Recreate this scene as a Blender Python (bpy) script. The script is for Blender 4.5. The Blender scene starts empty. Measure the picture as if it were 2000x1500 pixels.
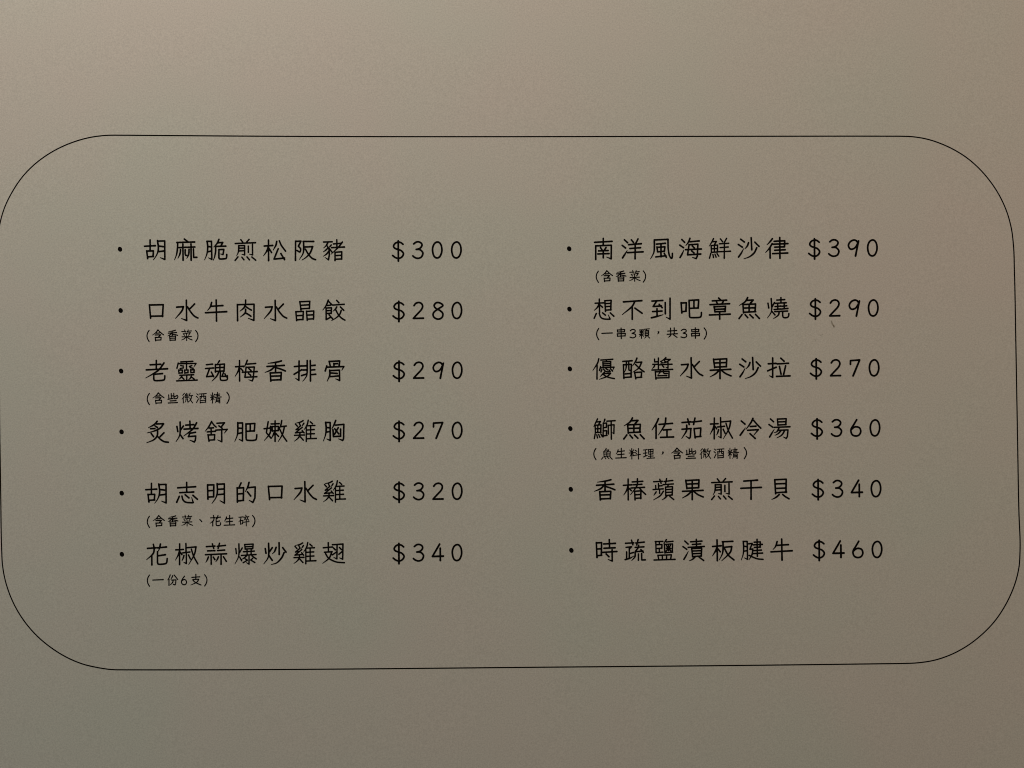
import bpy, bmesh, math, random

# ------------------------------------------------------------------ camera
sc = bpy.context.scene
W, H, D = 0.200, 0.150, 0.300          # the camera sees 0.200 x 0.150 m of the page from 0.3 m
cam_data = bpy.data.cameras.new("camera")
cam_data.sensor_fit = 'HORIZONTAL'
cam_data.sensor_width = 36.0
cam_data.lens = 36.0 * D / W
cam_data.clip_start = 0.01
cam_data.clip_end = 50.0
cam = bpy.data.objects.new("camera", cam_data)
cam.location = (0, 0, D)
sc.collection.objects.link(cam)
sc.camera = cam

# ------------------------------------------------------------------ world, lamps, exposure
world = bpy.data.worlds.new("World")
sc.world = world
world.use_nodes = True
bg = world.node_tree.nodes["Background"]
bg.inputs[0].default_value = (0.917, 1.0, 0.812, 1)
bg.inputs[1].default_value = 0.126


def lamp(name, loc, radius, power, col):
    d = bpy.data.lights.new(name, 'POINT')
    d.shadow_soft_size = radius
    d.energy = power
    d.color = col
    o = bpy.data.objects.new(name, d)
    o.location = loc
    sc.collection.objects.link(o)
    return o


lamp("white_lamp", (-0.096, 0.227, 0.150), 0.03, 1.035, (1.0, 0.905, 0.801))
lamp("warm_lamp", (0.256, 0.200, 0.298), 0.03, 0.905, (1.0, 0.608, 0.431))
lamp("cool_lamp", (-0.24, -0.16, 0.20), 0.05, 0.105, (0.40, 0.75, 1.0))
sc.view_settings.view_transform = 'Standard'
sc.view_settings.look = 'None'
sc.view_settings.exposure = 0.0
sc.view_settings.gamma = 1.0
sc.cycles.filter_width = 1.0
sc.view_settings.use_curve_mapping = False

# ------------------------------------------------------------------ page shape and pixel mapping
PX = W / 2000.0


def page_z(x, y):
    """gentle curl of the printed sheet"""
    return (0.0016 * ((x + 0.015) / 0.12) ** 2
            + 0.0009 * ((y - 0.01) / 0.10) ** 2
            + 0.0005 * math.sin(22 * x + 17 * y + 0.6))


def on_page(u, v):
    """where on the sheet a spot of the print lies"""
    X = (u - 1000) * PX
    Y = (750 - v) * PX
    z = 0.0
    for _ in range(6):
        k = (D - z) / D
        z = page_z(X * k, Y * k)
    k = (D - z) / D
    return X * k, Y * k


# ------------------------------------------------------------------ materials
def new_mat(name):
    m = bpy.data.materials.new(name)
    m.use_nodes = True
    nt = m.node_tree
    return m, nt, nt.nodes["Principled BSDF"]


def flat_mat(name, col, rough, spec=0.3):
    m, nt, b = new_mat(name)
    b.inputs["Base Color"].default_value = (*col, 1)
    b.inputs["Roughness"].default_value = rough
    b.inputs["Specular IOR Level"].default_value = spec
    return m


def paper_material():
    m, nt, b = new_mat("paper")
    N, L = nt.nodes, nt.links
    tc = N.new("ShaderNodeTexCoord")

    def noise(scale, detail, rough, off=None):
        n = N.new("ShaderNodeTexNoise")
        n.inputs["Scale"].default_value = scale
        n.inputs["Detail"].default_value = detail
        n.inputs["Roughness"].default_value = rough
        if off:
            mp = N.new("ShaderNodeMapping")
            mp.inputs["Location"].default_value = off
            L.new(tc.outputs["Object"], mp.inputs["Vector"])
            L.new(mp.outputs["Vector"], n.inputs["Vector"])
        else:
            L.new(tc.outputs["Object"], n.inputs["Vector"])
        return n

    base = (0.735, 0.700, 0.632)
    # broad faint mottling of the sheet, pinkish against greenish
    big = noise(24, 2.5, 0.55, (4.295, 7.041, 3.167))
    r1 = N.new("ShaderNodeValToRGB")
    r1.color_ramp.elements[0].position = 0.35
    r1.color_ramp.elements[1].position = 0.65
    r1.color_ramp.elements[0].color = (base[0] * 1.025, base[1] * 0.985, base[2] * 1.000, 1)
    r1.color_ramp.elements[1].color = (base[0] * 0.972, base[1] * 1.004, base[2] * 1.000, 1)
    L.new(big.outputs["Fac"], r1.inputs["Fac"])
    # fine fibre grain
    fine = noise(3600, 1.5, 0.7, (3.1, 5.27, 0.3))
    r2 = N.new("ShaderNodeValToRGB")
    r2.color_ramp.elements[0].position = 0.25
    r2.color_ramp.elements[1].position = 0.75
    r2.color_ramp.elements[0].color = (0.83, 0.83, 0.83, 1)
    r2.color_ramp.elements[1].color = (1.05, 1.05, 1.05, 1)
    L.new(fine.outputs["Fac"], r2.inputs["Fac"])
    mx = N.new("ShaderNodeMix")
    mx.data_type = 'RGBA'
    mx.blend_type = 'MULTIPLY'
    mx.inputs["Factor"].default_value = 1.0
    L.new(r1.outputs["Color"], mx.inputs["A"])
    L.new(r2.outputs["Color"], mx.inputs["B"])
    L.new(mx.outputs["Result"], b.inputs["Base Color"])
    b.inputs["Roughness"].default_value = 0.62
    b.inputs["Specular IOR Level"].default_value = 0.25
    bump = N.new("ShaderNodeBump")
    bump.inputs["Strength"].default_value = 0.10
    bump.inputs["Distance"].default_value = 0.00004
    L.new(fine.outputs["Fac"], bump.inputs["Height"])
    L.new(bump.outputs["Normal"], b.inputs["Normal"])
    return m


def wood_material():
    m, nt, b = new_mat("dark_wood")
    N, L = nt.nodes, nt.links
    tc = N.new("ShaderNodeTexCoord")
    mp = N.new("ShaderNodeMapping")
    mp.inputs["Scale"].default_value = (3, 40, 3)
    n = N.new("ShaderNodeTexNoise")
    n.inputs["Scale"].default_value = 6
    n.inputs["Detail"].default_value = 6
    L.new(tc.outputs["Object"], mp.inputs["Vector"])
    L.new(mp.outputs["Vector"], n.inputs["Vector"])
    r = N.new("ShaderNodeValToRGB")
    r.color_ramp.elements[0].color = (0.030, 0.016, 0.009, 1)
    r.color_ramp.elements[1].color = (0.095, 0.052, 0.028, 1)
    L.new(n.outputs["Fac"], r.inputs["Fac"])
    L.new(r.outputs["Color"], b.inputs["Base Color"])
    b.inputs["Roughness"].default_value = 0.45
    return m


def ink_material():
    m, nt, b = new_mat("printed_ink")
    N, L = nt.nodes, nt.links
    tc = N.new("ShaderNodeTexCoord")
    n = N.new("ShaderNodeTexNoise")
    n.inputs["Scale"].default_value = 2500
    L.new(tc.outputs["Object"], n.inputs["Vector"])
    r = N.new("ShaderNodeValToRGB")
    r.color_ramp.elements[0].color = (0.003, 0.002, 0.0015, 1)
    r.color_ramp.elements[1].color = (0.006, 0.004, 0.003, 1)
    L.new(n.outputs["Fac"], r.inputs["Fac"])
    L.new(r.outputs["Color"], b.inputs["Base Color"])
    b.inputs["Roughness"].default_value = 0.6
    b.inputs["Specular IOR Level"].default_value = 0.04
    return m


PAPER, WOOD, INK = paper_material(), wood_material(), ink_material()
DIRT = flat_mat("grey_brown_dirt", (0.40, 0.36, 0.30), 0.8, 0.1)
DIRT_DARK = flat_mat("dark_dirt", (0.24, 0.20, 0.15), 0.8, 0.1)
DIRT_FAINT = flat_mat("faint_dirt", (0.615, 0.58, 0.515), 0.8, 0.1)


def link_mesh(name, verts, faces, mats, parent=None, smooth=False):
    me = bpy.data.meshes.new(name)
    me.from_pydata(verts, [], faces)
    for m in mats:
        me.materials.append(m)
    me.update()
    if smooth:
        for p in me.polygons:
            p.use_smooth = True
    o = bpy.data.objects.new(name, me)
    sc.collection.objects.link(o)
    if parent:
        o.parent = parent
    return o


# ------------------------------------------------------------------ table and menu sheet
bm = bmesh.new()
bmesh.ops.create_cube(bm, size=1.0)
bmesh.ops.scale(bm, vec=(0.9, 0.7, 0.03), verts=bm.verts)
bmesh.ops.bevel(bm, geom=bm.edges[:], offset=0.003, segments=2, affect='EDGES')
me = bpy.data.meshes.new("table_top")
bm.to_mesh(me)
bm.free()
me.materials.append(WOOD)
table = bpy.data.objects.new("table_top", me)
table.location = (0, 0, -0.0165)
sc.collection.objects.link(table)
table["kind"] = "structure"

PW, PH, TH = 0.250, 0.205, 0.0008


def sheet():
    nx, ny = 120, 100
    V, F = [], []
    for side in (0, 1):
        for j in range(ny + 1):
            for i in range(nx + 1):
                x = (i / nx - 0.5) * PW
                y = (j / ny - 0.5) * PH
                V.append((x, y, page_z(x, y) - TH * side))
    n = (nx + 1) * (ny + 1)
    idx = lambda i, j, s: s * n + j * (nx + 1) + i
    for j in range(ny):
        for i in range(nx):
            F.append((idx(i, j, 0), idx(i + 1, j, 0), idx(i + 1, j + 1, 0), idx(i, j + 1, 0)))
            F.append((idx(i, j, 1), idx(i, j + 1, 1), idx(i + 1, j + 1, 1), idx(i + 1, j, 1)))
    for i in range(nx):
        F.append((idx(i, 0, 0), idx(i, 0, 1), idx(i + 1, 0, 1), idx(i + 1, 0, 0)))
        F.append((idx(i, ny, 0), idx(i + 1, ny, 0), idx(i + 1, ny, 1), idx(i, ny, 1)))
    for j in range(ny):
        F.append((idx(0, j, 0), idx(0, j + 1, 0), idx(0, j + 1, 1), idx(0, j, 1)))
        F.append((idx(nx, j, 0), idx(nx, j, 1), idx(nx, j + 1, 1), idx(nx, j + 1, 0)))
    return link_mesh("menu_page", V, F, [PAPER], smooth=True)


page = sheet()
page["label"] = "cream paper menu page printed with two columns of dishes inside a rounded black border"
page["category"] = "menu"


# ------------------------------------------------------------------ ink strokes
class Ink:
    """collects pen strokes given in print coordinates; builds one flat inked mesh on the sheet"""
    LIFT = 0.000025

    def __init__(self):
        self.v, self.f, self.k = [], [], 0

    def _poly(self, pts):
        b = len(self.v)
        z0 = self.LIFT + 0.00000025 * (self.k % 60)
        self.k += 1
        for u, v in pts:
            x, y = on_page(u, v)
            self.v.append((x, y, page_z(x, y) + z0))
        self.f.append(tuple(range(b + len(pts) - 1, b - 1, -1)))

    def disk(self, u, v, r, n=12):
        self._poly([(u + r * math.cos(2 * math.pi * i / n), v + r * math.sin(2 * math.pi * i / n)) for i in range(n)])

    def ellipse(self, u, v, a, b, tilt, n=24):
        c, s = math.cos(tilt), math.sin(tilt)
        P = []
        for i in range(n):
            t = 2 * math.pi * i / n
            x, y = a * math.cos(t), b * math.sin(t)
            P.append((u + x * c - y * s, v + x * s + y * c))
        self._poly(P)

    def path(self, pts, rad):
        for i, (p, r) in enumerate(zip(pts, rad)):
            self.disk(p[0], p[1], r)
            if i:
                q, rq = pts[i - 1], rad[i - 1]
                dx, dy = p[0] - q[0], p[1] - q[1]
                l = math.hypot(dx, dy)
                if l < 1e-6:
                    continue
                nx, ny = -dy / l, dx / l
                self._poly([(q[0] + nx * rq, q[1] + ny * rq), (p[0] + nx * r, p[1] + ny * r),
                            (p[0] - nx * r, p[1] - ny * r), (q[0] - nx * rq, q[1] - ny * rq)])

    def stroke(self, pts, kind, r):
        """kind: '' pen line with corners, s curve, t curve with a thinning end, k corners and a thinning hook"""
        if kind in 'st' and kind and len(pts) > 2:
            P, n = [], 6
            closed = math.hypot(pts[0][0] - pts[-1][0], pts[0][1] - pts[-1][1]) < 1e-3
            for i in range(len(pts) - 1):
                p1, p2 = pts[i], pts[i + 1]
                p0 = pts[i - 1] if i else (pts[-2] if closed else (2 * p1[0] - p2[0], 2 * p1[1] - p2[1]))
                p3 = pts[i + 2] if i + 2 < len(pts) else (pts[1] if closed else (2 * p2[0] - p1[0], 2 * p2[1] - p1[1]))
                for a in range(n):
                    t = a / n
                    P.append(tuple(0.5 * (2 * p1[c] + (p2[c] - p0[c]) * t + (2 * p0[c] - 5 * p1[c] + 4 * p2[c] - p3[c]) * t * t
                                          + (3 * p1[c] - p0[c] - 3 * p2[c] + p3[c]) * t ** 3) for c in (0, 1)))
            P.append(pts[-1])
            pts = P
        elif len(pts) == 2:
            (a, b), (c, d) = pts
            pts = [(a + (c - a) * i / 4, b + (d - b) * i / 4) for i in range(5)]
        elif kind == 'k':
            (a, b), (c, d) = pts[-2], pts[-1]
            pts = pts[:-1] + [(a + (c - a) * i / 4, b + (d - b) * i / 4) for i in range(1, 5)]
        n = len(pts)
        rad = [r] * n
        if kind == 't':
            L = [0.0]
            for i in range(1, n):
                L.append(L[-1] + math.hypot(pts[i][0] - pts[i - 1][0], pts[i][1] - pts[i - 1][1]))
            for i in range(n):
                w = max(0.0, (L[i] / L[-1] - 0.45) / 0.55)
                rad[i] = r * (1.05 - 0.62 * w)
        elif kind == 'k':
            for i in range(4):
                rad[n - 1 - i] = r * (0.45 + 0.14 * i)
        elif kind == '':
            rad[0] = r * 1.03
            rad[-1] = r * 1.10
        self.path(pts, rad)

    def build(self, name, mats, label=None):
        o = link_mesh(name, self.v, self.f, mats, page)
        if label:
            o["label"] = label
        return o


def parse(txt):
    out = []
    for s in txt.split(';'):
        s = s.strip()
        if not s:
            continue
        kind = ''
        if s[0] in 'stk':
            kind, s = s[0], s[1:]
        out.append((kind, [tuple(float(c) for c in p.split(',')) for p in s.split()]))
    return out


BIG = 2000 / 230          # drawing units per print unit for the dish names

# every dish: list of (character, drawing) ; a drawing may also be (character to repeat, dx, dy)
DRAWN = {}
DISHES = []


def line(x0, y0, chars):
    """one half of a dish name; returns strokes in print coordinates"""
    res = []
    for ch, d in chars:
        if isinstance(d, str):
            st = parse(d)
            DRAWN.setdefault(ch, st)
            res.append([(k, [(x0 + a / BIG, y0 + b / BIG) for a, b in p]) for k, p in st])
        else:
            dx, dy = d
            res.append([(k, [(x0 + (a + dx) / BIG, y0 + (b + dy) / BIG) for a, b in p]) for k, p in DRAWN[ch]])
    return res

DISHES.append(("胡麻脆煎松阪豬", line(276, 460, [
    ('胡', "150,75 150,250;55,182 240,172;92,260 108,390;98,264 206,260 200,350;112,362 205,355;t275,85 290,200 280,280 250,350 205,412;k278,95 398,91 400,406 322,375;300,178 370,188;298,272 380,262"),
    ('麻', "731,60 790,104;603,118 906,109;t618,121 615,211 600,317 564,413;642,205 766,199;706,145 710,418;t666,241 663,286 648,332 621,386;s745,241 749,326 787,341;t811,235 808,301 796,347 772,386;787,199 909,194;844,142 847,418;885,229 890,371 942,370"),
    ('脆', "t1118,100 1128,200 1115,310 1075,412;k1112,98 1192,98 1198,405 1140,378;1140,185 1190,195;1135,275 1190,262;t1318,65 1290,130 1230,195;1305,122 1385,116 1352,178;1275,184 1435,180;t1262,190 1262,270 1245,360 1222,420;k1318,238 1402,236 1388,322 1345,312;1318,238 1318,375;s1318,370 1328,395 1380,398 1435,390 1448,370 1452,320"),
    ('煎', "1690,70 1722,112;1830,65 1790,112;1595,135 1940,121;t1655,170 1655,230 1645,290 1618,345;k1655,172 1755,170 1755,330 1708,318;1665,215 1748,212;1662,262 1745,256;1818,180 1818,285;k1888,150 1890,328 1835,315;1642,362 1594,422;1708,368 1742,410;1795,362 1836,412;1878,364 1942,418")])
  + line(506, 460, [
    ('松', "160,78 162,425;88,178 232,168;t158,185 130,265 75,345;172,220 212,288;t300,100 285,165 238,250;s345,90 380,170 450,265;325,225 254,400 432,382;370,305 432,408"),
    ('阪', "620,95 618,420;620,98 712,95 668,180;s668,180 705,225 700,268 685,278 645,254;748,100 928,100;t755,100 758,220 745,310 685,405;775,195 910,188;t910,190 870,290 810,360 728,418;s785,230 840,320 900,385 960,410"),
    ('豬', "1095,110 1240,105;t1170,115 1140,170 1095,212;s1158,178 1188,240 1192,320 1180,408;k1192,330 1180,412 1120,372;t1165,215 1130,250 1090,278;t1185,265 1145,315 1090,352;t1225,160 1205,185 1185,205;1195,222 1236,278;1320,72 1322,185;1262,142 1385,132;1230,205 1450,195;t1415,110 1350,195 1220,320;1290,290 1290,425;1290,285 1405,275 1402,400;1295,340 1400,335;1295,402 1405,397")])))
DISHES.append(("口水牛肉水晶餃", line(276, 578, [
    ('口', "138,150 158,376;140,154 372,148 360,348;165,344 365,340"),
    ('水', "765,72 770,415;k768,330 770,416 682,382;600,190 715,182;t715,184 685,260 580,382;905,135 828,214;s785,185 835,265 900,340 962,374"),
    ('牛', "t1195,110 1170,190 1125,245;1190,175 1385,162;1090,285 1450,266;1272,68 1278,425"),
    ('肉', "1632,145 1635,420;k1635,148 1915,140 1912,415 1815,378;1772,70 1770,150;t1770,150 1740,205 1675,258;s1775,180 1820,212 1870,240;t1772,225 1762,290 1680,358;s1775,290 1820,315 1862,345")])
  + line(506, 578, [
    ('水', (-492, 2)),
    ('晶', "692,95 712,236;692,98 862,90 855,212;715,158 845,150;715,218 850,210;625,265 638,418;628,268 752,262 745,402;640,335 735,330;640,405 745,398;805,258 818,412;808,262 930,255 925,392;820,325 918,320;820,394 920,388"),
    ('餃', "t1175,70 1140,160 1082,240;1182,92 1238,150;1152,162 1212,156;1140,205 1230,200 1225,295;1145,250 1225,246;1145,298 1225,293;1138,208 1140,400;1142,400 1215,362;1188,318 1250,388;1318,75 1355,115;1250,155 1445,141;t1320,185 1295,225 1255,260;1380,185 1438,243;t1395,245 1370,310 1310,370 1230,420;s1305,240 1345,315 1400,375 1458,410")])))
DISHES.append(("老靈魂梅香排骨", line(276, 695, [
    ('老', "255,78 255,225;150,152 330,142;85,238 445,219;t385,120 300,235 190,310 75,375;235,312 360,300;212,320 212,390;s212,385 224,416 290,420 370,412 395,396 400,340"),
    ('靈', "670,102 875,92;768,95 768,215;628,122 605,208;k632,132 930,128 895,185;670,165 715,173;660,215 715,203;858,165 818,180;830,198 880,210;635,240 640,295;635,243 700,240 695,288;640,292 698,288;735,240 740,295;735,242 795,238 792,285;740,290 795,285;838,235 842,285;838,238 898,235 895,280;842,283 898,280;655,330 890,319;772,325 772,410;600,425 950,411;t690,340 670,370 635,400;692,362 725,400;t850,340 835,375 800,405;850,358 900,395"),
    ('魂', "1105,150 1210,140;1090,215 1230,205;1160,215 1108,354 1222,342;1190,275 1230,352;t1328,82 1310,110 1290,135;1258,145 1258,275;1258,150 1412,138 1405,262;1265,200 1405,195;1262,262 1405,257;1335,150 1335,255;t1320,265 1280,345 1200,430;s1345,265 1342,385 1365,414 1440,412 1462,390 1462,335;1395,285 1370,350 1430,345;1420,305 1446,355"),
    ('梅', "1668,80 1670,425;1600,185 1735,176;t1665,195 1640,270 1592,350;1690,215 1722,250;t1800,75 1775,140 1740,195;1795,140 1942,129;1780,190 1760,362;k1785,195 1920,188 1900,385 1885,425 1825,405;1715,278 1968,266;1760,364 1962,353;1825,215 1863,247;1820,300 1858,330")])
  + line(506, 695, [
    ('香', "t380,86 290,108 150,127;135,180 428,161;280,112 280,265;t265,180 200,240 100,282;s290,200 370,225 448,257;190,288 200,428;192,290 378,281 370,408;205,345 365,340;205,412 370,405"),
    ('排', "k680,88 676,415 620,382;600,182 725,171;595,312 725,235;t818,80 815,300 790,370 742,430;735,172 810,168;745,240 810,238;720,335 805,310;870,78 873,425;890,165 952,159;890,240 945,235;890,318 962,312"),
    ('骨', "1190,92 1212,185;1190,95 1370,86 1358,180;1270,130 1272,180;1272,135 1330,131;1150,172 1124,255;k1150,192 1440,181 1405,245;t1200,242 1200,330 1155,430;k1205,250 1365,242 1368,418 1300,390;1225,290 1325,298;1215,352 1345,341")])))
DISHES.append(("炙烤舒肥嫩雞胸", line(276, 813, [
    ('炙', "t270,85 220,140 120,195;260,130 375,126;t378,128 320,200 220,250 100,282;236,165 272,190;158,211 230,208;168,292 208,345;385,280 320,345;t277,248 270,330 210,400 90,450;s285,350 330,395 390,430 460,440"),
    ('烤', "605,172 620,258;715,165 672,225;t660,98 660,270 640,350 590,430;668,320 708,378;825,82 830,210;755,150 890,141;725,218 962,206;t940,110 870,220 720,335;815,290 920,272;822,295 800,345;k800,345 925,335 918,405 900,436 825,405"),
    ('舒', "t1195,88 1150,170 1085,255;s1205,110 1240,155 1272,183;1150,200 1225,195;1185,200 1188,310;1120,265 1260,253;1132,312 1150,422;1135,318 1248,312 1240,395;1155,405 1245,399;1285,118 1415,110 1365,170;1318,162 1372,202;k1265,235 1460,221 1412,285;k1365,235 1368,432 1295,400"),
    ('肥', "t1638,108 1640,220 1630,320 1588,425;k1638,115 1720,112 1718,418 1660,390;1650,200 1710,205;1648,292 1710,279;1778,128 1780,370;1778,132 1928,121 1920,250;1785,255 1920,248;1850,130 1850,250;s1780,365 1792,402 1870,410 1935,403 1955,378 1962,315")])
  + line(506, 813, [
    ('嫩', "155,92 124,278 204,372;t195,170 185,290 90,410;85,211 195,199;272,78 272,425;205,130 340,125;222,172 225,252;222,175 330,171 325,240;225,248 328,241;t262,265 235,330 205,378;285,292 330,340;t385,72 370,150 330,240;375,175 460,165;t430,175 400,300 325,430;s350,215 400,320 470,422"),
    ('雞', "t749,73 701,99 627,115;617,130 650,168;685,124 704,162;t762,117 746,141 728,165;701,165 629,227;629,228 656,219 685,222;734,186 618,281;618,281 749,268;731,240 765,281;602,323 771,317;t694,280 689,331 656,379 599,423;694,341 752,405;t835,67 816,144 762,231;870,93 908,127;802,186 802,427;813,162 948,155;876,162 876,370;813,233 936,225;813,301 939,295;813,381 973,375"),
    ('胸', "t1130,102 1140,200 1130,310 1092,420;k1130,105 1208,105 1208,410 1150,385;1145,190 1200,195;1140,270 1200,259;t1302,70 1275,140 1235,215;k1295,150 1440,136 1435,380 1420,410 1350,382;1345,192 1282,304;1285,212 1353,298;1255,228 1262,345 1385,338;1385,217 1385,338")])))
DISHES.append(("胡志明的口水雞", line(276, 932, [
    ('胡', (22, 30)),
    ('志', "770,88 772,255;618,180 922,161;655,262 890,251;645,325 602,424;s690,320 710,385 760,425 870,434;k870,434 882,430 856,345;745,297 808,350;877,307 952,373"),
    ('明', "1125,128 1132,372;1125,132 1232,128 1228,332;1135,230 1225,225;1135,338 1230,331;t1288,108 1292,250 1265,350 1200,445;k1290,120 1410,113 1412,438 1335,398;1300,205 1405,199;1300,295 1405,286"),
    ('的', "1695,97 1665,162;1628,178 1632,422;1628,185 1738,178 1732,393;1640,285 1730,276;1640,402 1735,393;t1830,87 1810,160 1768,245;k1805,178 1935,165 1930,350 1895,428 1830,390;1802,247 1858,318")])
  + line(506, 932, [('口', (20, 3)), ('水', (12, 2)), ('雞', (495, -6))])))
DISHES.append(("花椒蒜爆炒雞翅", line(276, 1052, [
    ('花', "105,165 250,155;205,97 220,160;275,156 428,141;t325,92 310,160 290,210;t222,160 200,255 90,358;178,285 180,444;275,222 275,400;290,290 410,272;s275,395 287,430 340,434 410,424 433,398 440,338"),
    ('椒', "652,88 650,440;585,190 715,183;t650,195 630,270 580,365;665,230 690,270;758,82 760,225;775,153 930,139;705,240 825,227;k765,235 765,422 720,400;t725,285 710,335 690,378;802,277 834,344;t930,140 900,270 805,440;s850,178 890,300 960,428"),
    ('蒜', "1105,135 1250,126;1207,88 1230,165;1290,130 1430,114;1328,78 1305,165;1125,208 1250,203;1295,202 1415,193;1090,272 1448,256;1185,270 1188,432;1355,265 1355,435;t1140,310 1120,360 1095,402;1222,312 1250,355;t1310,308 1292,350 1265,392;1395,307 1444,384"),
    ('爆', "1605,168 1615,253;1715,157 1672,230;t1658,88 1655,290 1590,430;1672,312 1704,374;1755,98 1765,180;1755,100 1900,91 1892,170;1765,138 1890,132;1765,175 1892,169;1735,222 1918,211;1795,180 1798,270;1865,175 1865,265;1700,285 1948,269;t1790,290 1750,325 1700,355;1880,292 1952,343;k1830,300 1830,432 1785,405;1765,342 1795,360;1730,408 1800,366;1893,332 1866,360;1857,362 1928,404")])
  + line(506, 1052, [
    ('炒', "105,168 118,247;225,152 182,215;t162,78 160,300 80,430;172,292 223,367;340,68 342,268;t290,147 265,215 228,255;402,152 458,228;t425,237 380,330 300,410 210,438"),
    ('雞', (-8, -1)),
    ('翅', "1175,68 1178,225;1090,155 1245,141;1110,230 1240,222;t1235,225 1190,330 1080,420;s1130,255 1185,335 1310,395 1450,408;1245,103 1425,91;k1325,100 1322,342 1268,318;k1425,91 1420,348 1365,325;1262,155 1295,190;1245,275 1310,230;1365,150 1400,185;1355,265 1410,220")])))
DISHES.append(("南洋風海鮮沙律", line(1152, 456, [
    ('南', "228,83 228,195;80,150 376,133;100,208 100,440;k100,210 365,199 362,430 285,400;180,237 205,277;275,237 247,285;150,296 310,289;135,348 325,341;228,290 228,412"),
    ('洋', "587,107 640,155;550,202 605,245;t555,415 590,360 635,288;705,107 740,150;818,92 785,160;658,190 873,173;680,255 860,241;640,325 903,311;770,170 768,430"),
    ('風', "t1095,108 1095,260 1080,340 1030,430;1095,110 1328,99;s1327,100 1330,250 1350,370 1385,422 1400,395 1402,338;1130,180 1283,166;1140,228 1150,310;1142,235 1275,226 1265,300;1150,312 1265,301;1208,175 1208,395;1120,398 1290,377;1264,337 1298,402"),
    ('海', "1562,102 1608,149;1527,197 1590,240;t1532,408 1565,350 1598,280;t1700,82 1675,145 1630,205;1700,140 1858,126;1685,188 1660,362;k1690,190 1835,181 1825,385 1805,426 1740,405;1625,275 1893,263;1660,362 1883,349;1740,212 1773,244;1730,297 1768,329")])
  + line(1382, 456, [
    ('鮮', "t100,87 75,140 25,215;80,140 150,135 115,190;60,205 170,196 165,315;60,208 65,320;68,320 165,313;70,260 165,255;115,200 115,315;55,337 32,418;90,357 100,408;125,352 144,400;160,342 188,383;217,92 255,140;323,82 285,150;200,175 358,166;212,240 350,229;185,310 388,301;285,165 282,420"),
    ('沙', "562,97 623,144;522,187 590,232;t525,400 570,335 612,258;740,72 750,277;t695,157 675,210 632,262;802,147 873,218;t835,242 790,330 710,395 615,430"),
    ('律', "t1100,87 1060,140 1008,192;t1095,172 1050,250 985,322;1060,250 1062,416;1130,132 1310,123 1305,225;1110,182 1363,171;1140,232 1305,226;1140,285 1316,276;1105,342 1360,331;1225,68 1228,420")])))
DISHES.append(("想不到吧章魚燒", line(1152, 574, [
    ('想', "160,88 165,310;90,158 232,152;t155,170 130,225 75,280;175,190 215,225;255,113 265,295;255,115 362,109 355,273;262,165 355,159;265,215 355,211;265,275 360,269;110,332 74,412;s160,330 185,395 240,425 335,430;k335,430 345,425 311,355;217,322 264,359;347,322 407,378"),
    ('不', "570,135 882,114;t765,125 710,220 550,352;720,218 720,430;s765,240 820,280 888,328"),
    ('到', "1055,122 1238,111;1135,120 1075,214 1215,205;1177,177 1228,233;1065,300 1225,291;1140,250 1142,375;t1045,405 1150,380 1245,352;1280,148 1282,337;k1362,72 1362,428 1295,395"),
    ('吧', "1550,148 1562,322;1552,155 1638,150 1632,290;1562,302 1635,293;1685,108 1692,370;1685,110 1848,101 1840,240;1695,245 1840,239;1768,110 1768,238;s1692,365 1704,398 1780,403 1865,397 1890,373 1895,315")])
  + line(1382, 574, [
    ('章', "187,70 220,100;80,118 323,106;152,137 168,165;265,132 242,168;40,182 373,166;110,213 125,305;112,218 305,209 295,300;125,262 290,256;125,304 298,298;30,358 383,343;205,305 205,426"),
    ('魚', "t680,62 640,130 540,195;650,110 775,103 725,160;600,180 815,171 805,300;600,185 610,320;612,240 800,235;705,175 705,300;615,312 815,301;585,350 534,418;637,352 681,403;717,352 773,406;814,347 878,416"),
    ('燒', "1025,158 1038,238;1135,147 1097,215;t1080,78 1085,290 1015,410;1097,302 1143,356;1245,63 1245,150;1175,105 1308,96;1150,160 1333,149;1190,170 1192,250;1145,215 1245,206;1130,265 1240,256;1300,165 1302,245;1260,210 1343,201;1245,258 1363,246;1140,300 1358,291;t1215,300 1200,360 1120,420;s1275,300 1277,380 1300,403 1350,400 1375,378 1380,333")])))
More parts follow.
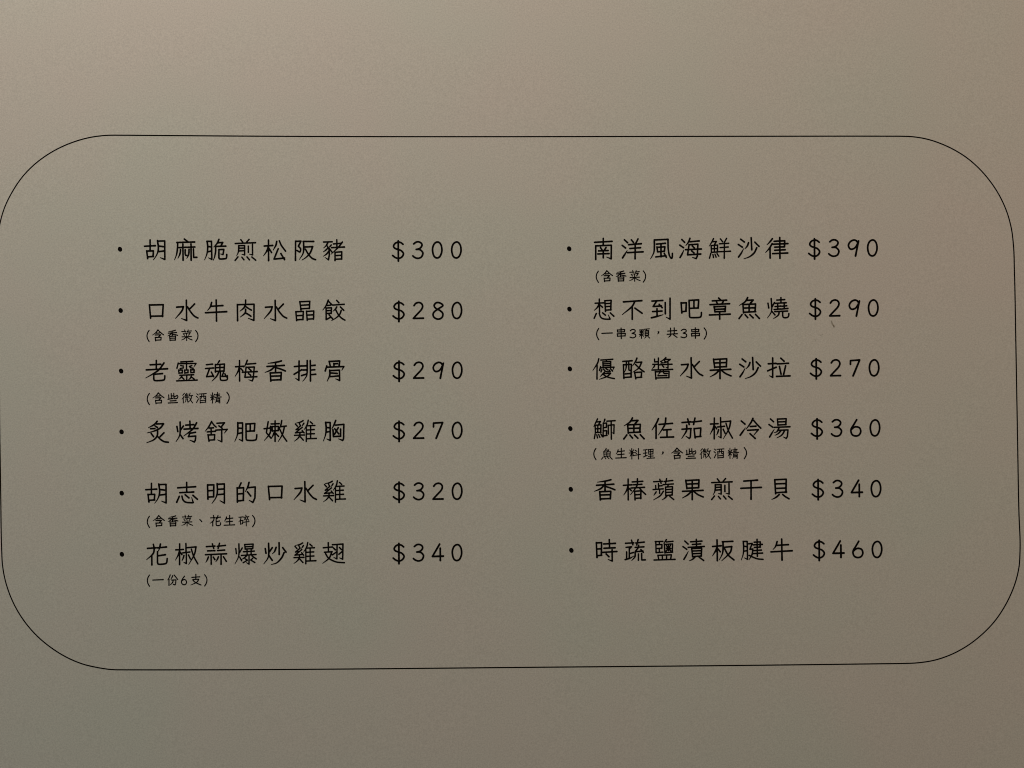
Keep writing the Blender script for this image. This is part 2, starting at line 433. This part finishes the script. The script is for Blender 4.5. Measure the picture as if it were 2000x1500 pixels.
DISHES.append(("優酪醬水果沙拉", line(1152, 690, [
    ('優', "t152,92 129,170 51,290;123,198 121,437;186,115 388,101;283,113 280,140;221,145 225,240;222,146 355,139 354,231;231,178 349,173;231,211 349,207;k189,246 412,234 387,291;182,226 165,290;204,276 190,314;s234,271 265,303 298,312 346,309;344,308 329,285;274,261 304,279;352,264 384,300;t250,318 216,354 177,394;222,345 352,339;t352,341 289,394 159,442;s222,354 283,394 343,415 417,429"),
    ('酪', "560,138 718,126;570,193 578,426;570,195 705,186 700,400;t622,140 615,250 590,320;s660,138 662,260 668,285 690,290;600,350 685,343;580,410 705,402;t800,82 775,140 725,215;795,155 880,149;t880,150 830,250 730,320;s775,190 850,260 922,314;760,322 780,432;765,325 880,318 872,400;780,412 880,405"),
    ('醬', "1099,98 1099,146 1153,143;1164,80 1164,256;1069,187 1156,186;t1102,195 1090,228 1060,259;t1291,74 1256,107 1202,137;1268,102 1364,103;t1364,104 1304,146 1202,173;1205,139 1226,154;1268,125 1280,140;1184,196 1226,192 1396,185;k1327,155 1327,249 1289,234;1233,210 1256,235;1054,284 1405,272;1111,309 1122,437;1114,314 1345,305 1342,413;1126,419 1343,413;t1196,288 1191,324 1156,363;s1250,285 1251,321 1265,342 1316,342;1156,381 1306,378"),
    ('水', (955, 4))])
  + line(1382, 690, [
    ('果', "100,98 120,242;100,105 325,93 318,222;120,165 315,156;122,235 320,226;210,100 210,428;45,288 393,271;t195,290 130,350 40,402;s235,290 310,345 398,384"),
    ('沙', (24, -1)),
    ('拉', "k1105,78 1105,408 1050,380;1030,178 1160,171;1020,298 1165,236;1242,82 1298,134;1180,180 1373,169;1220,222 1247,353;1325,212 1291,358;1170,392 1398,383")])))
DISHES.append(("鰤魚佐茄椒冷湯", line(1152, 807, [
    ('鰤', "t130,97 105,150 65,230;105,150 180,141 150,190;90,205 190,196 185,320;90,210 95,330;95,265 185,260;135,205 135,320;95,330 190,323;90,352 77,428;118,367 130,418;150,362 169,406;187,352 213,398;t255,102 245,135 230,165;228,167 225,400;235,172 285,166 280,240;235,245 280,240;235,300 285,296 282,370;230,385 290,376;290,135 428,126;362,135 365,440;312,203 315,352;k312,205 412,196 408,345 380,330"),
    ('魚', (43, 18)),
    ('佐', "t1165,92 1130,170 1055,285;1125,203 1125,426;t1290,82 1270,200 1165,370;1175,190 1403,172;1250,285 1378,276;1310,290 1310,400;1200,410 1422,403"),
    ('茄', "1565,158 1715,146;1662,97 1688,192;1735,150 1893,132;1785,83 1762,190;1565,272 1720,261;k1715,262 1707,405 1690,428 1630,390;t1645,203 1640,300 1560,430;1770,258 1788,418;1772,262 1885,251 1875,390;1790,402 1885,393")])
  + line(1382, 807, [
    ('椒', (-538, -6)),
    ('冷', "572,132 634,184;t552,375 595,315 642,248;t770,87 735,160 650,275;s780,120 840,190 903,253;725,225 820,220;k680,290 862,279 785,372;720,347 808,428"),
    ('湯', "1067,97 1120,144;1042,192 1105,236;t1052,405 1090,340 1132,272;1185,98 1195,205;1185,100 1335,93 1328,195;1198,148 1325,143;1198,200 1330,193;1130,240 1398,229;t1215,240 1180,310 1130,330;k1200,290 1365,283 1355,395 1335,428 1285,402;t1250,290 1200,345 1145,375;t1310,290 1260,370 1175,420")])))
DISHES.append(("香椿蘋果煎干貝", line(1152, 926, [
    ('香', (-22, 9)),
    ('椿', "650,83 652,436;570,190 715,181;t648,195 625,275 575,355;667,242 704,279;t808,78 798,200 690,350;720,132 898,121;740,180 883,171;700,235 928,223;s838,230 890,290 948,344;760,293 768,436;765,290 868,283 865,415;775,350 862,345;775,410 870,405"),
    ('蘋', "1085,128 1230,121;1187,87 1210,155;1260,125 1408,107;1303,77 1287,150;1118,192 1120,255;1165,162 1168,255;1170,200 1225,196;1075,262 1245,249;1185,265 1185,325;t1127,300 1108,330 1085,360;t1250,290 1190,370 1080,438;1245,178 1418,166;1335,178 1320,210;1285,218 1290,370;1285,220 1405,211 1398,355;1292,262 1395,256;1292,310 1395,305;1290,362 1400,353;t1310,370 1270,410 1225,438;1357,377 1423,430"),
    ('果', (1529, 4))])
  + line(1382, 926, [
    ('煎', (-1525, 9)),
    ('干', "615,118 848,101;565,240 912,224;738,115 738,426"),
    ('貝', "1140,93 1155,332;1140,95 1335,86 1330,310;1155,165 1325,159;1158,242 1325,236;1160,315 1340,303;t1215,347 1160,395 1090,430;s1275,345 1325,385 1383,418")])))
DISHES.append(("時蔬鹽漬板腱牛", line(1152, 1046, [
    ('時', "110,118 122,372;112,125 200,119 195,335;122,228 195,223;125,342 200,333;330,68 335,205;235,142 433,131;240,215 428,206;220,285 458,270;k378,240 380,432 310,405;277,312 324,358"),
    ('蔬', "605,130 745,123;707,77 730,155;780,125 923,110;820,67 797,160;k615,200 710,190 668,238;670,205 670,385;680,305 740,287;625,278 625,390;t600,408 680,385 750,345;770,200 918,191;830,162 826,195;825,200 770,274 900,262;867,237 908,283;t770,290 765,360 710,425;825,312 825,417;880,302 882,414 942,412"),
    ('鹽', "1120,98 1125,290;1110,102 1240,98;1130,155 1225,151 1222,215;1130,220 1222,213;1180,105 1180,150;1180,215 1180,280;1125,290 1240,281;t1300,67 1280,100 1252,130;1300,108 1412,96;1265,140 1275,295;1268,150 1405,141 1400,280;1275,290 1405,281;1302,172 1373,258;1370,167 1297,263;1335,170 1335,180;1300,213 1308,219;1365,213 1374,219;1335,245 1337,255;1155,333 1170,405;1155,335 1385,326 1372,400;1230,335 1232,400;1305,330 1302,400;1090,415 1448,403"),
    ('漬', "1612,92 1668,143;1582,187 1645,232;t1597,405 1635,340 1672,268;1808,63 1812,190;1710,105 1903,93;1740,150 1883,141;1670,200 1943,184;1730,218 1745,360;1732,220 1900,213 1892,350;1745,262 1890,256;1745,308 1890,301;1745,355 1895,346;t1785,365 1740,405 1685,430;1857,367 1933,423")])
  + line(1382, 1046, [
    ('板', "160,73 165,425;85,185 230,172;t160,195 135,260 82,345;177,227 214,274;250,105 428,97;t262,105 262,220 250,310 200,410;270,200 410,186;t410,188 380,290 238,430;s290,225 350,330 448,413"),
    ('腱', "t605,97 612,200 605,310 572,415;k605,100 672,98 678,403 625,378;620,180 670,188;615,265 670,256;698,140 758,132 718,232 768,228;t768,230 755,320 702,412;s705,335 780,370 850,395 942,404;790,112 895,106 892,195;775,158 928,149;795,200 895,195;785,255 913,246;775,305 933,296;840,63 845,350"),
    ('牛', (-14, -9))])))


# ------------------------------------------------------------------ small writing and figures
NOTE = {}


def note_glyph(ch, scale, cx, cy, txt):
    NOTE[ch] = [(k, [((a - cx) / scale, (b - cy) / scale) for a, b in p]) for k, p in parse(txt)]


note_glyph('(', 16.667, 150, 300, "s188,120 140,200 120,300 138,390 190,485")
note_glyph(')', 16.667, 1740, 300, "s1703,120 1760,205 1778,300 1757,395 1703,485")
note_glyph('含', 16.667, 475, 285, "t475,105 400,200 290,275;s480,110 560,190 660,265;420,212 520,205;385,270 565,262 500,330;385,345 400,460;388,352 580,345 572,430;400,440 575,430")
note_glyph('香', 16.667, 950, 285, "t1045,115 960,140 820,160;810,210 1080,190;938,145 940,290;t925,205 870,260 790,305;s955,245 1040,260 1115,280;855,310 870,450;858,315 1050,308 1040,440;870,375 1040,370;870,440 1045,435")
note_glyph('菜', 16.667, 1410, 285, "1250,160 1375,152;1345,105 1360,175;1420,155 1560,135;1460,105 1445,165;t1530,190 1430,210 1285,222;1310,245 1345,280;1400,235 1410,265;1515,220 1475,275;1260,330 1565,318;1410,290 1410,450;t1390,335 1320,400 1235,435;s1440,350 1500,395 1590,430")
note_glyph('些', 11.111, 640, 200, "550,125 555,210;605,95 605,205;610,150 640,145;535,220 640,200;660,90 665,190;s665,185 680,205 730,200 750,160;740,135 670,165;580,255 710,248;540,300 740,292")
note_glyph('微', 11.111, 955, 200, "t890,90 870,115 845,140;t885,150 865,185 835,220;865,195 868,300;915,110 915,155 965,150;940,90 940,150;968,105 965,150;905,185 975,178;t925,210 920,260 900,290;925,215 960,210 962,270 975,272;t1015,85 1000,130 985,165;1010,145 1070,135;t1045,145 1030,220 960,300;s1005,190 1035,250 1070,300")
note_glyph('酒', 11.111, 1260, 200, "1160,100 1190,125;1150,155 1180,180;1195,210 1155,290;1215,105 1365,95;1230,155 1235,300;1232,160 1355,150 1352,285;t1270,105 1260,190 1245,210;1310,105 1315,195 1340,200;1255,245 1335,240;1238,290 1352,282")
note_glyph('精', 11.111, 1575, 200, "1500,80 1502,300;1465,125 1480,150;1545,110 1525,150;1460,180 1550,170;t1495,185 1480,220 1460,250;1515,200 1535,225;1610,70 1612,175;1570,115 1655,105;1575,145 1650,138;1560,180 1690,168;t1580,205 1578,260 1555,305;k1582,210 1660,202 1660,300 1630,290;1590,240 1655,235;1590,268 1655,262")
note_glyph('、', 8.333, 935, 140, "920,122 950,155")
note_glyph('花', 8.333, 1175, 140, "1095,95 1165,90;1140,55 1150,100;1185,92 1255,82;1215,55 1200,105;t1150,105 1140,140 1085,185;1130,150 1130,225;1185,110 1185,200;1190,155 1240,145;s1185,195 1195,218 1235,218 1255,205 1258,175")
note_glyph('生', 8.333, 1400, 140, "t1355,80 1340,120 1320,150;1350,110 1455,98;1345,160 1450,150;1315,215 1485,208;1405,55 1405,208")
note_glyph('碎', 8.333, 1640, 140, "1555,85 1625,78;t1590,85 1580,130 1550,160;1580,140 1582,200;1580,140 1620,136 1615,190;1585,195 1615,190;1665,50 1675,70;1635,85 1715,75;t1660,85 1650,115 1635,135;1662,108 1670,122;t1695,85 1690,110 1678,132;1692,105 1715,132;1630,165 1720,155;1675,135 1675,225")
note_glyph('一', 14.286, 410, 235, "265,240 555,228")
note_glyph('份', 14.286, 820, 235, "t750,95 725,165 675,240;715,215 715,385;t820,115 800,165 765,220;s860,100 900,150 960,225;790,240 910,235 900,350 880,375 840,360;t830,245 815,310 740,380")
note_glyph('6', 14.286, 1130, 235, "s1150,125 1095,200 1065,270 1075,330 1130,365 1185,345 1205,290 1180,235 1130,220 1085,250")
note_glyph('支', 14.286, 1465, 235, "1465,80 1465,215;1355,165 1575,150;1380,228 1545,215;t1545,220 1490,300 1320,380;s1385,245 1460,310 1610,378")
note_glyph('串', 8.333, 480, 140, "415,85 420,120;415,88 535,80 530,115;420,120 532,115;412,148 418,190;412,150 545,143 540,182;418,188 542,182;475,55 478,225")
note_glyph('3', 8.333, 665, 140, "s625,95 660,75 700,85 700,115 655,138;s655,138 705,155 710,190 670,212 620,200")
note_glyph('顆', 8.333, 855, 140, "780,80 785,130;780,83 835,80 832,128;785,107 830,105;785,130 832,127;808,80 808,220;770,155 845,148;t800,160 785,178 772,190;815,160 840,185;850,72 935,65;890,72 885,92;865,95 868,175;865,98 925,92 922,170;868,120 922,116;868,145 922,142;868,172 925,168;t885,180 875,200 855,220;905,180 940,215")
note_glyph('，', 8.333, 1080, 140, "1078,116 1088,124;1088,118 1082,134;t1090,120 1083,138 1066,156")
note_glyph('共', 8.333, 1310, 140, "1235,108 1380,98;1280,60 1283,155;1340,55 1340,152;1225,160 1390,150;t1285,170 1265,195 1240,212;1330,170 1385,210")
note_glyph('魚', 12.5, 445, 225, "t425,95 400,140 345,185;410,140 490,132 455,175;365,185 525,178 515,285;365,185 372,290;372,235 515,230;440,180 440,285;372,290 520,282;350,310 312,360;390,310 415,348;450,305 490,345;520,305 570,360")
note_glyph('料', 12.5, 1120, 225, "1048,100 1050,355;1000,135 1030,175;1095,130 1065,180;985,210 1105,200;t1040,215 1025,260 1000,300;1065,222 1082,245;1130,140 1170,165;1130,195 1165,220;1075,275 1260,240;1212,100 1212,355")
note_glyph('理', 12.5, 1465, 225, "1335,135 1425,125;1335,215 1420,205;1380,135 1380,280;1335,305 1425,265;1455,120 1465,240;1455,128 1570,115 1565,230;1465,180 1562,172;1465,238 1565,230;1512,120 1510,335;1455,290 1570,280;1420,340 1605,328")


def crop(x0, y0, s, items):
    return [(c, x0 + a / s, y0 + b / s) for c, a, b in items]


NOTES = [
    (1, "(含香菜)", crop(280, 638, 16.667, [('(', 150, 300), ('含', 475, 285), ('香', 950, 285), ('菜', 1410, 285), (')', 1740, 300)])),
    (2, "(含些微酒精)", crop(280, 760, 11.111, [('(', 105, 213), ('含', 325, 200), ('些', 640, 200), ('微', 955, 200), ('酒', 1260, 200), ('精', 1575, 200), (')', 1838, 187)])),
    (4, "(含香菜、花生碎)", crop(280, 1000, 8.333, [('(', 80, 158), ('含', 250, 147), ('香', 480, 147), ('菜', 712, 143), ('、', 935, 140), ('花', 1175, 140), ('生', 1400, 140), ('碎', 1640, 140), (')', 1797, 146)])),
    (5, "(一份6支)", crop(280, 1116, 14.286, [('(', 138, 255), ('一', 410, 235), ('份', 820, 235), ('6', 1130, 240), ('支', 1465, 235), (')', 1742, 246)])),
    (6, "(含香菜)", crop(1156, 522, 16.667, [('(', 172, 305), ('含', 487, 290), ('香', 942, 290), ('菜', 1392, 288), (')', 1710, 298)])),
    (7, "(一串3顆，共3串)", crop(1156, 634, 8.333, [('(', 92, 153), ('一', 247, 139), ('串', 480, 140), ('3', 665, 143), ('顆', 855, 143), ('，', 1080, 138), ('共', 1310, 137), ('3', 1495, 140), ('串', 1687, 136), (')', 1845, 143)])),
    (9, "(魚生料理，含些微酒精)", crop(1150, 868, 12.5, [('(', 145, 232), ('魚', 445, 225), ('生', 785, 220), ('料', 1120, 225), ('理', 1465, 225), ('，', 1803, 220)])
     + crop(1300, 868, 11.111, [('含', 245, 197), ('些', 548, 203), ('微', 862, 203), ('酒', 1160, 200), ('精', 1470, 203), (')', 1730, 187)])),
]

FIG = {}


def figure(ch, scale, cx, cy, txt):
    FIG[ch] = [(k, [((a - cx) / scale, (b - cy) / scale) for a, b in p]) for k, p in parse(txt)]


Z = 2000 / 170
figure('$', Z, 346, 410, "s455,258 405,220 345,208 275,236 237,300 270,350 345,378 410,402 462,462 450,520 405,565 345,582 275,560 215,515;345,178 348,642")
figure('2', Z, 800, 410, "s700,275 740,225 805,205 865,225 897,285 870,365 780,465 690,562;685,570 912,566")
figure('9', Z, 1237, 410, "s1335,262 1300,220 1240,208 1165,248 1125,325 1150,398 1205,418 1275,385 1325,310 1355,230;1357,228 1287,572")
figure('0', Z, 1685, 410, "s1690,205 1620,240 1580,330 1578,430 1612,535 1680,572 1745,535 1786,430 1782,315 1746,235 1690,205")
figure('3', Z, 795, 367, "s700,205 755,165 820,160 878,195 888,245 850,300 800,325 755,332;s755,332 840,338 900,390 908,440 880,500 835,530 775,536 715,512 680,482")
figure('4', Z, 1250, 388, "1288,172 1122,456 1372,448;1302,265 1305,548")
figure('7', Z, 1243, 380, "1137,278 1138,192 1348,178 1198,540")
figure('6', Z, 1198, 382, "s1215,172 1145,290 1092,375 1084,450 1118,520 1195,546 1270,522 1308,445 1282,362 1210,335 1150,348 1095,395")
figure('8', 1500 / 210, 815, 1130, "s885,1048 845,1012 795,1008 763,1045 785,1085 845,1118 882,1155 880,1200 850,1230 805,1236 760,1210 748,1170 770,1130 830,1088 885,1048")

PRICES = ["300", "280", "290", "270", "320", "340", "390", "290", "270", "360", "340", "460"]
PRICE_AT = [(777.9, 490.0), (778.9, 608.2), (779.4, 724.9), (779.4, 842.3), (779.4, 961.2), (779.1, 1081.0),
            (1590.7, 486.0), (1592.4, 603.3), (1594.1, 720.2), (1595.8, 837.5), (1597.8, 956.2), (1599.9, 1074.9)]
BULLET_AT = [(234.4, 486.7), (235.7, 606.4), (236.7, 724.6), (237.5, 843.4), (237.8, 963.1), (238.1, 1082.5),
             (1111.7, 485.8), (1112.2, 603.7), (1113.0, 720.4), (1113.9, 837.0), (1114.8, 955.6), (1115.9, 1074.8)]

R_NAME, R_FIG, R_NOTE, R_LINE = 1.69, 1.82, 1.12, 1.18

for i, (text, strokes) in enumerate(DISHES):
    ink = Ink()
    for ch in strokes:
        dense = R_NAME * (0.86 if len(ch) > 16 else 0.92 if len(ch) > 11 else 1.0)
        for k, p in ch:
            ink.stroke(p, k, dense)
    ink.build("dish_name", [INK], "dish name " + text)

    ink = Ink()
    ink.ellipse(*BULLET_AT[i], 4.25, 4.95, -0.45)
    ink.build("bullet", [INK])

    ink = Ink()
    ax, ay = PRICE_AT[i]
    steps = (0, 38.3, 76.3, 113.7) if i < 6 else (0, 37.9, 75.9, 113.3)
    for c, st in zip("$" + PRICES[i], steps):
        for k, p in FIG[c]:
            ink.stroke([(ax + st + a, ay + b) for a, b in p], k, R_FIG)
    ink.build("price", [INK], "price $" + PRICES[i])

for i, text, items in NOTES:
    ink = Ink()
    for c, x, y in items:
        for k, p in NOTE[c]:
            ink.stroke([(x + a, y + b) for a, b in p], k, R_NOTE * (0.85 if len(NOTE[c]) > 9 else 1.0))
    ink.build("note", [INK], "small note " + text)

# ------------------------------------------------------------------ border
BORDER = [(240, 264.1), (265, 264.3), (340, 264.8), (480, 265.8), (640, 266.6), (820, 266.9), (1000, 266.9), (1250, 266.5), (1500, 266.1),
          (1735, 266.0), (1760, 266.1), (1780.8, 266.9), (1812.8, 272.3), (1836.8, 280.2), (1862.4, 292), (1888, 308), (1910.4, 327.2), (1931, 350.4),
          (1950.4, 379.2), (1966, 412.8), (1975.2, 446), (1979.4, 480), (1981.2, 530), (1984, 670), (1987.2, 850), (1990, 1000),
          (1992.2, 1075), (1990.4, 1105.6), (1984.5, 1132.8), (1975, 1158.8), (1960, 1188), (1940.8, 1215.5), (1916.8, 1240),
          (1888, 1262), (1856, 1279), (1824, 1289.6), (1792, 1294.5), (1760, 1295.8), (1730, 1296.2), (1500, 1299), (1000, 1303.6), (700, 1306.4),
          (500, 1307.8), (350, 1308.2), (265, 1308.2), (240, 1308.1), (220.8, 1307.8), (192, 1304), (160, 1296.3), (131.2, 1284.2), (99.2, 1264.4),
          (72, 1241.6), (49.6, 1216), (30.4, 1185.8), (17.6, 1157), (8.8, 1127), (4.7, 1100.8), (3.4, 1075), (1.6, 976), (0, 870),
          (-2.2, 700), (-4.6, 560), (-5.0, 500), (-3.6, 465), (0, 436.5), (9.6, 404), (25.6, 372), (43, 346.4), (67, 321.4), (93, 302),
          (120, 287), (147, 276.2), (176, 268.4), (205, 264.6), (240, 264.1)]


def border():
    P, n, m = [], 8, len(BORDER) - 1
    for i in range(m):
        p0, p1, p2, p3 = BORDER[(i - 1) % m], BORDER[i], BORDER[i + 1], BORDER[(i + 2) % m]
        # centripetal-style tangents so that long and short spans meet smoothly
        d1 = math.hypot(p2[0] - p1[0], p2[1] - p1[1])
        d0 = math.hypot(p1[0] - p0[0], p1[1] - p0[1])
        d2 = math.hypot(p3[0] - p2[0], p3[1] - p2[1])
        t1 = [((p1[c] - p0[c]) / d0 * d1 + (p2[c] - p1[c]) / d1 * d0) / (d0 + d1) * d1 for c in (0, 1)]
        t2 = [((p2[c] - p1[c]) / d1 * d2 + (p3[c] - p2[c]) / d2 * d1) / (d1 + d2) * d1 for c in (0, 1)]
        k = max(n, int(d1 / 12))
        for a in range(k):
            t = a / k
            h = (2 * t ** 3 - 3 * t * t + 1, t ** 3 - 2 * t * t + t, -2 * t ** 3 + 3 * t * t, t ** 3 - t * t)
            P.append(tuple(h[0] * p1[c] + h[1] * t1[c] + h[2] * p2[c] + h[3] * t2[c] for c in (0, 1)))
    V, F, q = [], [], len(P)
    for i in range(q):
        a, b = P[i - 1], P[(i + 1) % q]
        dx, dy = b[0] - a[0], b[1] - a[1]
        l = math.hypot(dx, dy)
        for s in (1, -1):
            x, y = on_page(P[i][0] - s * dy / l * R_LINE, P[i][1] + s * dx / l * R_LINE)
            V.append((x, y, page_z(x, y) + Ink.LIFT))
    for i in range(q):
        j = (i + 1) % q
        F.append((2 * i, 2 * i + 1, 2 * j + 1, 2 * j))
    return link_mesh("border_line", V, F, [INK], page)


border()

# ------------------------------------------------------------------ smudges below one price
ink = Ink()
ink.path([(1623.4, 626.5), (1624.4, 630), (1626, 633.5), (1628, 637)], [0.7, 1.3, 1.5, 1.0])
ink.build("smudge", [DIRT], "grey brown streak")
ink = Ink()
ink.k = 40
ink.path([(1628.4, 635.5), (1628.8, 637.5), (1628.9, 639)], [0.9, 1.1, 0.8])
ink.build("smudge", [DIRT_DARK], "dark speck at the end of the streak")
ink = Ink()
ink.path([(1601.5, 655), (1604.5, 653.6), (1607.5, 652.2)], [0.5, 0.9, 0.5])
ink.path([(1591.5, 662), (1592.2, 664), (1593.5, 665.5)], [0.6, 1.1, 0.6])
ink.build("smudge", [DIRT_FAINT], "faint grey scuffs")
